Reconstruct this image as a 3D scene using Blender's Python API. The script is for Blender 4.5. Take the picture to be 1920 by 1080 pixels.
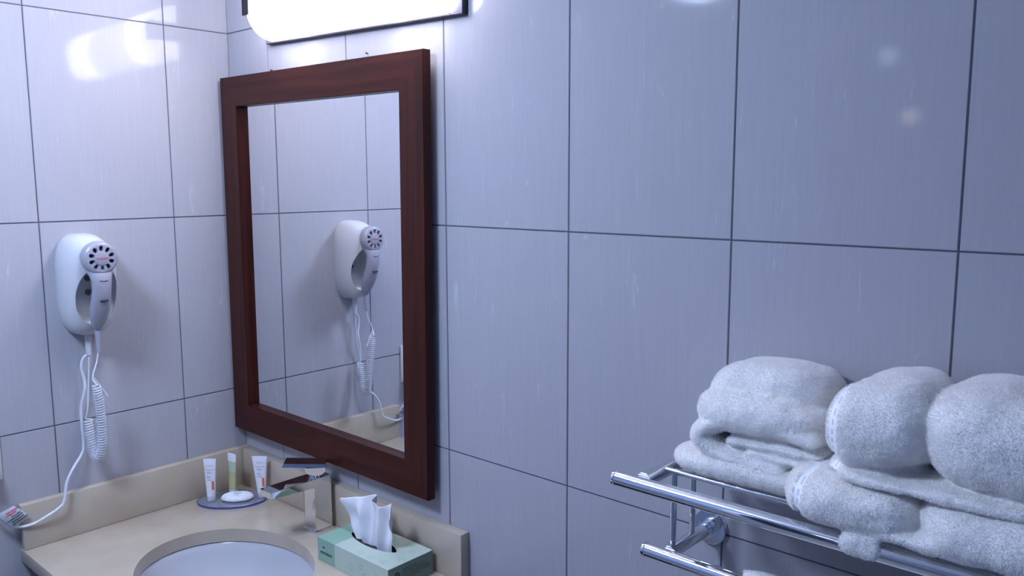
import bpy, bmesh, math, random
import numpy as np
from mathutils import Vector, Matrix, noise as mnoise
random.seed(7); rng = np.random.default_rng(7)
for o in list(bpy.data.objects): bpy.data.objects.remove(o)
SC = bpy.context.scene
COL = SC.collection
PI = math.pi
ZF = 1.566                       # height of the middle grout line above the floor

# ------------------------------------------------------------------ camera, world, light, exposure
cam_d = bpy.data.cameras.new('camera'); cam = bpy.data.objects.new('camera', cam_d); COL.objects.link(cam)
yaw, pitch, roll = -0.72736, -0.13172, -0.00298
fw = Vector((math.sin(yaw)*math.cos(pitch), math.cos(yaw)*math.cos(pitch), math.sin(pitch)))
rt = Vector((math.cos(yaw), -math.sin(yaw), 0)); up = rt.cross(fw)
rt, up = rt*math.cos(roll)+up*math.sin(roll), up*math.cos(roll)-rt*math.sin(roll)
cam.matrix_world = Matrix(((rt.x, up.x, -fw.x, 1.9345), (rt.y, up.y, -fw.y, -1.1083), (rt.z, up.z, -fw.z, 0.0893), (0, 0, 0, 1)))
cam_d.sensor_width = 36; cam_d.lens = 1540.54*36/1920; cam_d.clip_start = 0.02
SC.camera = cam
w = bpy.data.worlds.new('world'); SC.world = w; w.use_nodes = True
w.node_tree.nodes['Background'].inputs[0].default_value = (0.4, 0.55, 0.9, 1)
w.node_tree.nodes['Background'].inputs[1].default_value = 0.05
SC.view_settings.view_transform = 'Standard'; SC.view_settings.look = 'None'
SC.view_settings.exposure = 0.07; SC.view_settings.gamma = 1.0; SC.view_settings.use_curve_mapping = False
SC.cycles.use_denoising = True
SC.cycles.max_bounces = 10
LAMP_COL = (0.90, 0.87, 1.0); LAMP_STR = 29.0          # the vanity light's diffuser
DOWN_COL = (0.56, 0.69, 1.0); DOWN_STR = 74.0          # the ceiling downlight
HALL_STR = 13.0

# ------------------------------------------------------------------ helpers
def tag(o, label=None, cat=None, group=None, kind=None):
    if label: o['label'] = label
    if cat: o['category'] = cat
    if group: o['group'] = group
    if kind: o['kind'] = kind
    return o
def empty(name, loc=(0, 0, 0)):
    o = bpy.data.objects.new(name, None); COL.objects.link(o); o.location = loc; o.empty_display_size = 0.02
    return o
def wrap(name, me, mat, parent=None, loc=None):
    o = bpy.data.objects.new(name, me); COL.objects.link(o)
    if mat is not None: me.materials.clear(); me.materials.append(mat)
    if parent is not None:
        o.parent = parent
        if loc is None: o.location = -parent_loc(parent)
    if loc is not None: o.location = loc
    return o
def parent_loc(p):
    v = Vector((0, 0, 0))
    while p is not None: v += p.location; p = p.parent
    return v
def fin(bm, name, mat, parent=None, smooth=40, loc=None):
    bmesh.ops.recalc_face_normals(bm, faces=bm.faces)
    me = bpy.data.meshes.new(name); bm.to_mesh(me); bm.free()
    shade(me, smooth)
    return wrap(name, me, mat, parent, loc)
def shade(me, smooth):
    if smooth:
        for p in me.polygons: p.use_smooth = True
        me.set_sharp_from_angle(angle=math.radians(smooth))
def raw(name, V, F, mat, parent=None, smooth=40, loc=None):
    me = bpy.data.meshes.new(name); me.from_pydata([tuple(v) for v in V], [], F); me.update(); shade(me, smooth)
    return wrap(name, me, mat, parent, loc)
def box_bm(lo, hi, bev=0.0, seg=2, bm=None):
    new = bmesh.new()
    r = bmesh.ops.create_cube(new, size=1)
    for v in new.verts:
        v.co = Vector([lo[i]+(v.co[i]+.5)*(hi[i]-lo[i]) for i in range(3)])
    if bev: bmesh.ops.bevel(new, geom=list(new.edges), offset=bev, segments=seg, affect='EDGES', profile=.5)
    if bm is None: return new
    me = bpy.data.meshes.new('t'); new.to_mesh(me); new.free(); bm.from_mesh(me); bpy.data.meshes.remove(me)
    return bm
def box(name, lo, hi, mat, parent=None, bev=0.0, seg=2, smooth=40):
    return fin(box_bm(lo, hi, bev, seg), name, mat, parent, smooth)
def sweep(pts, rad, n=10, caps=True, closed=False, flat=1.0):
    P = [Vector(p) for p in pts]; N = len(P)
    rad = [rad]*N if not hasattr(rad, '__len__') else rad
    T = []
    for i in range(N):
        a = P[max(i-1, 0)] if not closed else P[i-1]; b = P[min(i+1, N-1)] if not closed else P[(i+1) % N]
        T.append((b-a).normalized())
    ref = Vector((0, 0, 1)) if abs(T[0].z) < .9 else Vector((1, 0, 0))
    nrm = (ref-T[0]*ref.dot(T[0])).normalized(); V = []; F = []
    for i in range(N):
        nrm = (nrm-T[i]*nrm.dot(T[i])).normalized(); bi = T[i].cross(nrm)
        for k in range(n):
            a = 2*PI*k/n; V.append(P[i]+nrm*(rad[i]*math.cos(a))+bi*(rad[i]*flat*math.sin(a)))
    for i in range(N-1 if not closed else N):
        j = (i+1) % N
        for k in range(n): F.append((i*n+k, i*n+(k+1) % n, j*n+(k+1) % n, j*n+k))
    if caps and not closed:
        F.append(tuple(range(n-1, -1, -1))); F.append(tuple((N-1)*n+k for k in range(n)))
    return V, F
def tube(name, pts, rad, mat, parent=None, n=12, smooth=50, **k):
    V, F = sweep(pts, rad, n, **k); return raw(name, V, F, mat, parent, smooth)
def spline(pts, sub=8):
    P = [Vector(p) for p in pts]; out = []
    for i in range(len(P)-1):
        p0, p1, p2, p3 = P[max(i-1, 0)], P[i], P[i+1], P[min(i+2, len(P)-1)]
        for s in range(sub):
            t = s/sub
            out.append(.5*((2*p1)+(p2-p0)*t+(2*p0-5*p1+4*p2-p3)*t*t+(3*p1-p0-3*p2+p3)*t**3))
    out.append(P[-1]); return out
def loft(rings, cap0=True, cap1=True):
    n = len(rings[0]); V = [v for r in rings for v in r]; F = []
    for i in range(len(rings)-1):
        for k in range(n): F.append((i*n+k, i*n+(k+1) % n, (i+1)*n+(k+1) % n, (i+1)*n+k))
    if cap0: F.append(tuple(range(n-1, -1, -1)))
    if cap1: F.append(tuple((len(rings)-1)*n+k for k in range(n)))
    return V, F
def sup(n, a, b, e=2.0):
    out = []
    for k in range(n):
        t = 2*PI*k/n; c, s = math.cos(t), math.sin(t)
        out.append((a*math.copysign(abs(c)**(2/e), c), b*math.copysign(abs(s)**(2/e), s)))
    return out
def applied(o):
    dg = bpy.context.evaluated_depsgraph_get(); me = bpy.data.meshes.new_from_object(o.evaluated_get(dg))
    old = o.data; o.modifiers.clear(); o.data = me; bpy.data.meshes.remove(old); return o
def cut(o, cutter):
    m = o.modifiers.new('b', 'BOOLEAN'); m.operation = 'DIFFERENCE'; m.object = cutter; m.solver = 'EXACT'
    applied(o); me = cutter.data; bpy.data.objects.remove(cutter); bpy.data.meshes.remove(me); return o
def text(name, body, size, mat, parent, mtx, shear=0.0, depth=0.00015, align='CENTER'):
    c = bpy.data.curves.new('t', 'FONT'); c.body = body; c.size = size; c.shear = shear; c.extrude = depth; c.align_x = align; c.align_y = 'CENTER'; c.resolution_u = 3
    t = bpy.data.objects.new('t', c); COL.objects.link(t)
    dg = bpy.context.evaluated_depsgraph_get(); me = bpy.data.meshes.new_from_object(t.evaluated_get(dg))
    bpy.data.objects.remove(t); bpy.data.curves.remove(c); me.transform(mtx); me.name = name
    return wrap(name, me, mat, parent)
def basis(o, ex, ey):
    ex = Vector(ex).normalized(); ez = ex.cross(Vector(ey)).normalized(); ey = ez.cross(ex)
    return Matrix(((ex.x, ey.x, ez.x, o[0]), (ex.y, ey.y, ez.y, o[1]), (ex.z, ey.z, ez.z, o[2]), (0, 0, 0, 1)))

# ------------------------------------------------------------------ materials
def mat(name, col, rough=.5, metal=0., spec=.5, ior=1.5, alpha=1., trans=0., coat=0.):
    m = bpy.data.materials.new(name); m.use_nodes = True; b = m.node_tree.nodes['Principled BSDF']
    b.inputs['Base Color'].default_value = (*col, 1); b.inputs['Roughness'].default_value = rough; b.inputs['Metallic'].default_value = metal
    b.inputs['IOR'].default_value = ior; b.inputs['Specular IOR Level'].default_value = spec; b.inputs['Transmission Weight'].default_value = trans
    b.inputs['Coat Weight'].default_value = coat; b.inputs['Alpha'].default_value = alpha
    return m
class NT:
    def __init__(s, m): s.t = m.node_tree; s.b = s.t.nodes['Principled BSDF']
    def n(s, ty, **k):
        x = s.t.nodes.new(ty)
        for a, v in k.items():
            if a in x.inputs: x.inputs[a].default_value = v
            else: setattr(x, a, v)
        return x
    def l(s, a, b): s.t.links.new(a, b)
    def coords(s, scale, rnd=False):
        tc = s.n('ShaderNodeTexCoord'); mp = s.n('ShaderNodeMapping'); mp.inputs['Scale'].default_value = scale
        src = tc.outputs['Object']
        if rnd:
            oi = s.n('ShaderNodeObjectInfo'); ad = s.n('ShaderNodeVectorMath', operation='ADD'); mu = s.n('ShaderNodeMath', operation='MULTIPLY'); mu.inputs[1].default_value = 37.
            s.l(oi.outputs['Random'], mu.inputs[0]); s.l(src, ad.inputs[0]); s.l(mu.outputs[0], ad.inputs[1]); src = ad.outputs[0]
        s.l(src, mp.inputs[0]); return mp.outputs[0]
    def ramp(s, fac, stops):
        r = s.n('ShaderNodeValToRGB'); e = r.color_ramp.elements
        while len(e) < len(stops): e.new(.5)
        for i, (p, c) in enumerate(stops): e[i].position = p; e[i].color = (*c, 1) if len(c) == 3 else c
        s.l(fac, r.inputs[0]); return r.outputs[0]
    def bump(s, h, strength, dist=.001, prev=None):
        b = s.n('ShaderNodeBump'); b.inputs['Strength'].default_value = strength; b.inputs['Distance'].default_value = dist; s.l(h, b.inputs['Height'])
        if prev: s.l(prev, b.inputs['Normal'])
        return b.outputs[0]

def tile_material(name, along_x):
    m = mat(name, (.62, .61, .66), .06, ior=1.5, spec=.135); t = NT(m)
    A, Bv = (60, 4) if along_x else (4, 60)
    v = t.coords((60 if along_x else 60, 60, 2.2), True)
    n1 = t.n('ShaderNodeTexNoise'); n1.inputs['Scale'].default_value = 4.; n1.inputs['Detail'].default_value = 5.; t.l(v, n1.inputs['Vector'])
    c1 = t.ramp(n1.outputs['Fac'], [(.3, (.418, .412, .448)), (.5, (.432, .424, .456)), (.72, (.446, .438, .464))])
    # thin pale wandering veins
    v2 = t.coords((26, 26, 1.6), True)
    n2 = t.n('ShaderNodeTexNoise'); n2.inputs['Scale'].default_value = 1.6; n2.inputs['Detail'].default_value = 2.; n2.inputs['Distortion'].default_value = .8; t.l(v2, n2.inputs['Vector'])
    r2 = t.ramp(n2.outputs['Fac'], [(.612, (0, 0, 0)), (.62, (1, 1, 1)), (.628, (0, 0, 0))])
    v3 = t.coords((5, 5, 9), True)
    n3 = t.n('ShaderNodeTexNoise'); n3.inputs['Scale'].default_value = 1.3; t.l(v3, n3.inputs['Vector'])
    r3 = t.ramp(n3.outputs['Fac'], [(.46, (0, 0, 0)), (.60, (.75, .75, .75))])
    mu = t.n('ShaderNodeMath', operation='MULTIPLY'); t.l(r2, mu.inputs[0]); t.l(r3, mu.inputs[1])
    mx = t.n('ShaderNodeMixRGB'); t.l(mu.outputs[0], mx.inputs[0]); t.l(c1, mx.inputs[1]); mx.inputs[2].default_value = (.56, .56, .58, 1)
    t.l(mx.outputs[0], t.b.inputs['Base Color'])
    v4 = t.coords((9, 9, 9), True); n4 = t.n('ShaderNodeTexNoise'); n4.inputs['Scale'].default_value = 1.; n4.inputs['Detail'].default_value = 1.; t.l(v4, n4.inputs['Vector'])
    b1 = t.bump(n4.outputs['Fac'], .05, .004); b2 = t.bump(n1.outputs['Fac'], .03, .0004, b1); t.l(b2, t.b.inputs['Normal'])
    return m
M_TILE = tile_material('glazed_tile', True)
M_GROUT = mat('grout', (.085, .09, .12), .9)
M_CEIL = mat('ceiling_paint', (.66, .70, .78), .9)
M_PAINT = mat('wall_paint', (.36, .47, .66), .8)
M_FLOOR = mat('floor_tile', (.30, .29, .29), .4)
M_CHROME = mat('chrome', (.82, .83, .86), .035, 1.)
M_MIRROR = mat('mirror_silver', (.84, .86, .88), .0, 1.)
M_BRONZE = mat('dark_bronze', (.028, .026, .036), .38, .55)
M_PLAS = mat('white_plastic', (.61, .62, .64), .28)
M_CORD = mat('white_cord', (.70, .72, .78), .35)
M_GREY = mat('grey_plastic', (.36, .355, .42), .30)
M_DARK = mat('dark_plastic', (.012, .013, .016), .5)
M_RED = mat('red_print', (.62, .05, .09), .5)
M_INK = mat('black_ink', (.015, .02, .03), .6)
M_GREYINK = mat('grey_ink', (.20, .21, .27), .6)
M_CER = mat('white_ceramic', (.51, .52, .555), .10)
M_CABIN = mat('dark_cabinet_wood', (.030, .022, .020), .35)
M_SCREW = mat('dark_screw', (.06, .045, .05), .5)

def wood(name, axis):
    m = mat(name, (.1, .03, .02), .36, spec=.2); t = NT(m); s = [42, 42, 42]; s[axis] = 2.2
    n = t.n('ShaderNodeTexNoise'); n.inputs['Scale'].default_value = 1.5; n.inputs['Detail'].default_value = 6.; n.inputs['Distortion'].default_value = .5
    t.l(t.coords(s, True), n.inputs['Vector'])
    t.l(t.ramp(n.outputs['Fac'], [(.25, (.028, .0060, .0038)), (.5, (.047, .0098, .0062)), (.75, (.068, .0150, .0095))]), t.b.inputs['Base Color'])
    t.l(t.bump(n.outputs['Fac'], .08, .0006), t.b.inputs['Normal']); return m
M_WX, M_WZ = wood('mahogany_across', 0), wood('mahogany_upright', 2)

def stone():
    m = mat('beige_quartz', (.52, .45, .36), .22); t = NT(m)
    n = t.n('ShaderNodeTexNoise'); n.inputs['Scale'].default_value = 9.; n.inputs['Detail'].default_value = 4.; t.l(t.coords((1, 1, 1)), n.inputs['Vector'])
    c = t.ramp(n.outputs['Fac'], [(.3, (.465, .395, .305)), (.7, (.545, .472, .372))])
    vo = t.n('ShaderNodeTexVoronoi'); vo.inputs['Scale'].default_value = 55.; t.l(t.coords((1, 1, 1)), vo.inputs['Vector'])
    sp = t.ramp(vo.outputs['Distance'], [(.02, (.6, .6, .6)), (.07, (0, 0, 0))])
    mx = t.n('ShaderNodeMixRGB'); t.l(sp, mx.inputs[0]); t.l(c, mx.inputs[1]); mx.inputs[2].default_value = (.64, .57, .48, 1)
    t.l(mx.outputs[0], t.b.inputs['Base Color']); return m
M_STONE = stone()

def emission(name, col, st):
    m = bpy.data.materials.new(name); m.use_nodes = True; t = m.node_tree; t.nodes.clear()
    e = t.nodes.new('ShaderNodeEmission'); o = t.nodes.new('ShaderNodeOutputMaterial'); e.inputs[0].default_value = (*col, 1); e.inputs[1].default_value = st
    t.links.new(e.outputs[0], o.inputs[0]); return m

# ------------------------------------------------------------------ the room
CEIL, RX, BY = .75, 2.55, -2.25
TW, TH, G = .30, .45032, .0021
def struct(o): o['kind'] = 'structure'; return o
# the left wall: x = 0, the back wall (mirror, towel rack): y = 0
wall_b = struct(box('wall_back', (-.03, .0012, -1.58), (RX+.03, .06, CEIL+.02), M_GROUT, smooth=0))
wall_a = struct(box('wall_left', (-.06, BY-.03, -1.58), (-.0012, .0012, CEIL+.02), M_GROUT, smooth=0))
tile_mesh = {}
def tile(parent, wd, ht, centre, side):
    key = (round(wd, 4), round(ht, 4), side)
    if key not in tile_mesh:
        bm = box_bm((-wd/2, -.0002, -ht/2), (wd/2, .0040, ht/2)) if side == 'b' else box_bm((-.0040, -wd/2, -ht/2), (.0002, wd/2, ht/2))
        front = [e for e in bm.edges if all((v.co.y < 0 if side == 'b' else v.co.x > 0) for v in e.verts)]
        bmesh.ops.bevel(bm, geom=front, offset=.0009, segments=2, affect='EDGES')
        bmesh.ops.recalc_face_normals(bm, faces=bm.faces)
        me = bpy.data.meshes.new('tile'); bm.to_mesh(me); bm.free(); shade(me, 30); me.materials.append(M_TILE); tile_mesh[key] = me
    o = bpy.data.objects.new('tile', tile_mesh[key]); COL.objects.link(o); o.parent = parent; o.location = centre
rows = [(-1.564, -3*TH)]+[(k*TH, (k+1)*TH) for k in range(-3, 1)]+[(TH, CEIL)]
xs = [0, .1773]+[.1773+TW*k for k in range(1, 9)]; xs = [x for x in xs if x < RX-.02]+[RX]
ys = [0, .1631]+[.1631+TW*k for k in range(1, 9)]; ys = [y for y in ys if y < -BY-.02]+[-BY]
for z0, z1 in rows:
    for a, b in zip(xs, xs[1:]): a -= G/2 if a == 0 else 0; tile(wall_b, b-a-G, z1-z0-G, ((a+b)/2, 0, (z0+z1)/2), 'b')
    for a, b in zip(ys, ys[1:]): a -= G/2 if a == 0 else 0; tile(wall_a, b-a-G, z1-z0-G, (0, -(a+b)/2, (z0+z1)/2), 'a')
struct(box('floor', (-.06, BY-1.2, -1.62), (RX+.06, .06, -1.566), M_FLOOR, smooth=0))
struct(box('ceiling', (-.06, BY-1.2, CEIL), (RX+.06, .06, CEIL+.05), M_CEIL, smooth=0))
struct(box('wall_right', (RX, BY-1.2, -1.58), (RX+.05, .06, CEIL+.02), mat('right_wall_paint', (.17, .25, .36), .8), smooth=0))
# the wall behind the camera, with a doorway to a dim hall
DX0, DX1, DZ = .62, 1.36, .62
bm = box_bm((-.06, BY-.10, -1.58), (DX0, BY, CEIL+.02)); box_bm((DX1, BY-.10, -1.58), (RX+.02, BY, CEIL+.02), bm=bm); box_bm((DX0, BY-.10, DZ), (DX1, BY, CEIL+.02), bm=bm)
struct(fin(bm, 'wall_front', M_PAINT, smooth=0))
bm = box_bm((DX0-.07, BY, -1.566), (DX0, BY+.015, DZ+.07)); box_bm((DX1, BY, -1.566), (DX1+.07, BY+.015, DZ+.07), bm=bm); box_bm((DX0, BY, DZ), (DX1, BY+.015, DZ+.07), bm=bm)
struct(fin(bm, 'trim_1', M_CEIL, smooth=0))
struct(box('wall_hall', (-.06, BY-1.25, -1.58), (RX+.06, BY-1.2, CEIL+.02), M_PAINT, smooth=0))

# ------------------------------------------------------------------ ceiling downlight and hall lamp
def dome_light(label, x, y, r, dep, col, st):
    t = tag(empty('ceiling_light', (x, y, CEIL)), label, 'ceiling light')
    def rg(p, z): return [Vector((x+p*math.cos(2*PI*k/40), y+p*math.sin(2*PI*k/40), CEIL+z)) for k in range(40)]
    V, F = loft([rg(r*1.08, -.0004), rg(r*1.08, -.020), rg(r*1.03, -.022), rg(r, -.016)], True, True); raw('trim_ring', V, F, M_CEIL, t)
    V, F = loft([rg(r*math.cos(a), -.0165-dep*math.sin(a)) for a in [PI/2*k/12*.985 for k in range(13)]], False, True); raw('glass_dome', V, F, emission('dome_glow', col, st), t)
dome_light('round frosted ceiling dome light, seen only as a glint at the top edge', .68, -1.13, .165, .126, DOWN_COL, DOWN_STR)

def globe(label, x, y, z, r, col, st):
    t = tag(empty('hall_lamp', (x, y, z)), label, 'lamp')
    def rg(p, q): return [Vector((x+p*math.cos(2*PI*k/20), y+p*math.sin(2*PI*k/20), z+q)) for k in range(20)]
    V, F = loft([rg(max(.002, r*math.sin(PI*k/10)), -r*math.cos(PI*k/10)) for k in range(11)]); raw('globe', V, F, emission('hall_glow', col, st), t)
    tube('wall_arm', [(x, y-r*.9, z), (x, BY-1.1995, z)], .008, M_BRONZE, t)
globe('cool white globe lamp in the hall, seen only as a glint on the tiles', .575, BY-.93, .675, .045, (.6, .75, 1.), HALL_STR)
globe('warm globe lamp in the hall, seen only as a glint on the tiles', .685, BY-.93, .385, .035, (1., .86, .75), HALL_STR)

# ------------------------------------------------------------------ vanity light
VX0, VX1 = .1954, .8441
vl = tag(empty('vanity_light', ((VX0+VX1)/2, 0, .47)), 'long white half-round lamp on a dark bronze plate above the mirror', 'lamp')
LW = (VX1-VX0)/2; HH = .0760
vl.rotation_euler = (0, math.radians(1.35), 0)
def vchild(o): o.parent = vl; o.location = (0, 0, 0); return o
vchild(fin(box_bm((-LW, -.0130, -.0755), (LW, -.0002, .0755), .0012), 'back_plate', M_BRONZE))
vchild(fin(box_bm((-LW+.0012, -.0145, -.0742), (LW-.0012, -.0128, .0742), .0004), 'face_plate', mat('satin_face', (.20, .19, .24), .35)))
DL = LW-.033; DEP = .069; DH = .0715
arc = [(-.0145-DEP*math.sin(PI*k/40)**.92, -DH*math.cos(PI*k/40)) for k in range(41)]
nx = 48; V = []; F = []
for i in range(nx+1):
    x = -DL+2*DL*i/nx
    V += [Vector((x, y, z)) for y, z in arc]
m = 41
for i in range(nx):
    for k in range(m-1): F.append((i*m+k, i*m+k+1, (i+1)*m+k+1, (i+1)*m+k))
def diffuser_mat():
    mt = bpy.data.materials.new('opal_diffuser'); mt.use_nodes = True; t = mt.node_tree; t.nodes.clear()
    tc = t.nodes.new('ShaderNodeTexCoord'); sp = t.nodes.new('ShaderNodeSeparateXYZ'); t.links.new(tc.outputs['Object'], sp.inputs[0])
    r = t.nodes.new('ShaderNodeValToRGB'); mr = t.nodes.new('ShaderNodeMapRange'); mr.inputs[1].default_value = -DL; mr.inputs[2].default_value = DL
    t.links.new(sp.outputs[0], mr.inputs[0]); t.links.new(mr.outputs[0], r.inputs[0])
    # two bulbs behind the opal glass make two hotter bands
    st = [(0., .55), (.10, .60), (.18, .72), (.235, 1.), (.29, .46), (.5, .34), (.64, .36), (.71, .50), (.765, 1.), (.82, .72), (1., .58)]
    e = r.color_ramp.elements
    while len(e) < len(st): e.new(.5)
    for i, (p, v) in enumerate(st): e[i].position = p; e[i].color = (v, v, v, 1)
    mu = t.nodes.new('ShaderNodeMath'); mu.operation = 'MULTIPLY'; mu.inputs[1].default_value = LAMP_STR*1.6; t.links.new(r.outputs[0], mu.inputs[0])
    # the opal glass is brightest where it bulges towards the room, dimmer along its edges at the plate
    dp = t.nodes.new('ShaderNodeMapRange'); dp.inputs[1].default_value = -.0145; dp.inputs[2].default_value = -.060; dp.inputs[3].default_value = .22; dp.inputs[4].default_value = 1.
    t.links.new(sp.outputs[1], dp.inputs[0]); m2 = t.nodes.new('ShaderNodeMath'); m2.operation = 'MULTIPLY'; t.links.new(mu.outputs[0], m2.inputs[0]); t.links.new(dp.outputs[0], m2.inputs[1])
    em = t.nodes.new('ShaderNodeEmission'); em.inputs[0].default_value = (*LAMP_COL, 1); t.links.new(m2.outputs[0], em.inputs[1])
    o = t.nodes.new('ShaderNodeOutputMaterial'); t.links.new(em.outputs[0], o.inputs[0]); return mt
vchild(raw('diffuser', V, F, diffuser_mat(), None, 60))
M_CAP = emission('opal_end_glow', LAMP_COL, LAMP_STR*.8)
for s in (-1, 1):
    V = [Vector((s*DL, y, z)) for y, z in arc]+[Vector((s*(DL-.003), y, z)) for y, z in arc]
    F = [tuple(range(m)), tuple(range(2*m-1, m-1, -1))]+[(k, k+1, m+k+1, m+k) for k in range(m-1)]
    e = vchild(raw('end_cap', V, F, M_CAP, None, 30)); e['label'] = 'white half-round end cap'
    vchild(tube('end_rim', [(s*(DL+.0004), y*1.004, z*1.004) for y, z in arc], .0009, M_GREY, None, 6))
    bm = box_bm((s*DL+(.0015 if s > 0 else -.0045), -.0895, -.024), (s*DL+(.0045 if s > 0 else -.0015), -.0140, .024))
    box_bm((min(s*(DL-.020), s*DL+s*.0045), -.0895, -.024), (max(s*(DL-.020), s*DL+s*.0045), -.0868, .024), bm=bm)
    vchild(fin(bm, 'bracket', M_BRONZE))

# ------------------------------------------------------------------ wall mirror
MW, MH, FWD = .742, .889, .0715
mir = tag(empty('wall_mirror', (.3815, 0, -.109)), 'mirror in a wide mahogany frame hung above the basin', 'mirror')
mir.rotation_euler = (0, math.radians(.42), 0)
def mchild(o): o.parent = mir; o.location = (0, 0, 0); return o
YF, YB, YG = -.034, -.0150, -.0182
def rail(x0, x1, z0, z1, horiz, mt, name):
    # mitred member: the outer edge runs x0..x1, the inner one is shorter by its width
    if horiz:
        s = 1 if z1 > z0 else -1
        q = [(x0, z0), (x1, z0), (x1-FWD, z1), (x0+FWD, z1)]
    else:
        q = [(x0, z0), (x0, z1), (x1, z1-FWD), (x1, z0+FWD)]
    V = [Vector((x, YF, z)) for x, z in q]+[Vector((x, YB, z)) for x, z in q]
    bm = bmesh.new(); vs = [bm.verts.new(v) for v in V]
    for f in ((0, 1, 2, 3), (7, 6, 5, 4), (0, 4, 5, 1), (1, 5, 6, 2), (2, 6, 7, 3), (3, 7, 4, 0)): bm.faces.new([vs[i] for i in f])
    bm.edges.ensure_lookup_table()
    ed = [e for e in bm.edges if all(v.co.y < -.03 for v in e.verts) and (abs(e.verts[0].co.x-e.verts[1].co.x) < 1e-6 or abs(e.verts[0].co.z-e.verts[1].co.z) < 1e-6)]
    bmesh.ops.bevel(bm, geom=ed, offset=.0014, segments=2, affect='EDGES')
    return mchild(fin(bm, name, mt))
hw, hh = MW/2, MH/2
rail(-hw, hw, hh, hh-FWD, True, M_WX, 'frame_rail'); rail(-hw, hw, -hh, -hh+FWD, True, M_WX, 'frame_rail')
rail(-hw, -hw+FWD, -hh, hh, False, M_WZ, 'frame_stile'); rail(hw, hw-FWD, -hh, hh, False, M_WZ, 'frame_stile')
mchild(fin(box_bm((-hw+FWD-.008, YG, -hh+FWD-.008), (hw-FWD+.008, YG+.0028, hh-FWD+.008)), 'mirror_glass', M_MIRROR, smooth=0))
mchild(fin(box_bm((-hw+.03, YB-.0002, -hh+.03), (hw-.03, -.0004, hh-.03)), 'backing_board', M_CABIN, smooth=0))
for i, (x, z, lab) in enumerate(((.1957, .3445, 'tiny dark screw in the tile above the left end of the mirror'), (.5514, .3475, 'tiny dark screw in the tile above the middle of the mirror'))):
    V, F = sweep([(x, -.0001, z), (x, -.004, z+.0005), (x, -.0045, z+.0005), (x, -.006, z+.0007)], [.0012, .0012, .0024, .0016], 8)
    tag(raw('screw', V, F, M_SCREW), lab, 'screw')

# ------------------------------------------------------------------ vanity: cabinet, countertop, basin
ZC, YC, XC, THK = -.706, -.551, .835, .030
SX, SY, SA, SB = .4144, -.2985, .2075, .1665
vt = tag(empty('countertop', (.42, -.27, ZC)), 'beige stone countertop with low splashbacks around the basin', 'countertop')
slab = fin(box_bm((.0005, YC, ZC-THK), (XC, -.0005, ZC), .0018), 'slab', M_STONE, vt)
V, F = loft([[Vector((SX+x, SY+y, z)) for x, y in sup(96, SA, SB)] for z in (ZC-.1, ZC+.1)])
cut(slab, raw('c', V, F, None)); shade(slab.data, 35)
box('splashback', (.0005, YC+.002, ZC+.0003), (.0215, -.0005, ZC+.101), M_STONE, vt, .0015)
box('splashback', (.0220, -.0240, ZC+.0003), (.832, -.0005, ZC+.0985), M_STONE, vt, .0015)
sk = tag(empty('sink_basin', (SX, SY, ZC-.17)), 'white oval undermount basin set in the stone countertop', 'basin')
prof = [(1.14, -.0305), (1.03, -.0305), (1.005, -.034), (.975, -.050), (.90, -.085), (.74, -.125), (.5, -.148), (.25, -.156), (.10, -.160), (.10, -.168), (.28, -.168), (.55, -.160), (.80, -.138), (.97, -.090), (1.05, -.050), (1.14, -.040)]
rings = [[Vector((SX+x*k, SY+y*k, ZC+z)) for x, y in sup(64, SA, SB)] for k, z in prof]; rings.append(rings[0])
V, F = loft(rings, False, False); raw('bowl', V, F, M_CER, sk, 50)
V, F = loft([[Vector((SX+r*math.cos(2*PI*k/24), SY+r*math.sin(2*PI*k/24), ZC+z)) for k in range(24)] for r, z in ((.023, -.1595), (.022, -.1565), (.016, -.1575), (.002, -.1575))], True, True)
raw('drain', V, F, M_CHROME, sk)
cb = tag(empty('vanity_cabinet', (.42, -.27, -1.566)), 'dark wooden vanity cabinet under the beige countertop', 'cabinet')
bm = box_bm((.0305, -.525, -1.486), (.05, -.006, ZC-THK-.0003)); box_bm((.80, -.525, -1.486), (.82, -.006, ZC-THK-.0003), bm=bm); box_bm((.0305, -.525, -1.486), (.82, -.006, -1.466), bm=bm); box_bm((.0305, -.020, -1.486), (.82, -.006, ZC-THK-.0003), bm=bm); box_bm((.05, -.50, -1.566), (.80, -.03, -1.486), bm=bm)
fin(bm, 'body', M_CABIN, cb, 0)
for a, b, hx in ((.0305, .424, .395), (.4265, .82, .455)):
    d = box('door', (a, -.543, -1.47), (b, -.5255, ZC-THK-.004), M_CABIN, cb, .0015)
    tube('handle', [(hx, -.543, -1.0), (hx, -.563, -1.0), (hx, -.566, -.99), (hx, -.566, -.86), (hx, -.563, -.85), (hx, -.543, -.85)], .004, M_CHROME, d)

# ------------------------------------------------------------------ faucet
fa = tag(empty('faucet', (.403, -.0585, ZC)), 'square chrome single-lever tap at the back of the basin', 'tap')
FX0, FX1 = .3812, .4247
box('base_plate', (FX0-.003, -.0855, ZC+.0003), (FX1+.003, -.0335, ZC+.006), M_CHROME, fa, .0008)
bm = bmesh.new()   # body and spout: an upside-down L in side view
side = [(-.0810, ZC+.006), (-.0362, ZC+.006), (-.0362, -.5775), (-.1920, -.5775), (-.1920, -.5915), (-.0810, -.5965)]
vs0 = [bm.verts.new((FX0, y, z)) for y, z in side]; vs1 = [bm.verts.new((FX1, y, z)) for y, z in side]
bm.faces.new(vs0); bm.faces.new(vs1[::-1])
for i in range(6): j = (i+1) % 6; bm.faces.new((vs0[j], vs0[i], vs1[i], vs1[j]))
bmesh.ops.bevel(bm, geom=list(bm.edges), offset=.0007, segments=2, affect='EDGES')
fin(bm, 'body', M_CHROME, fa, 30)
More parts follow.
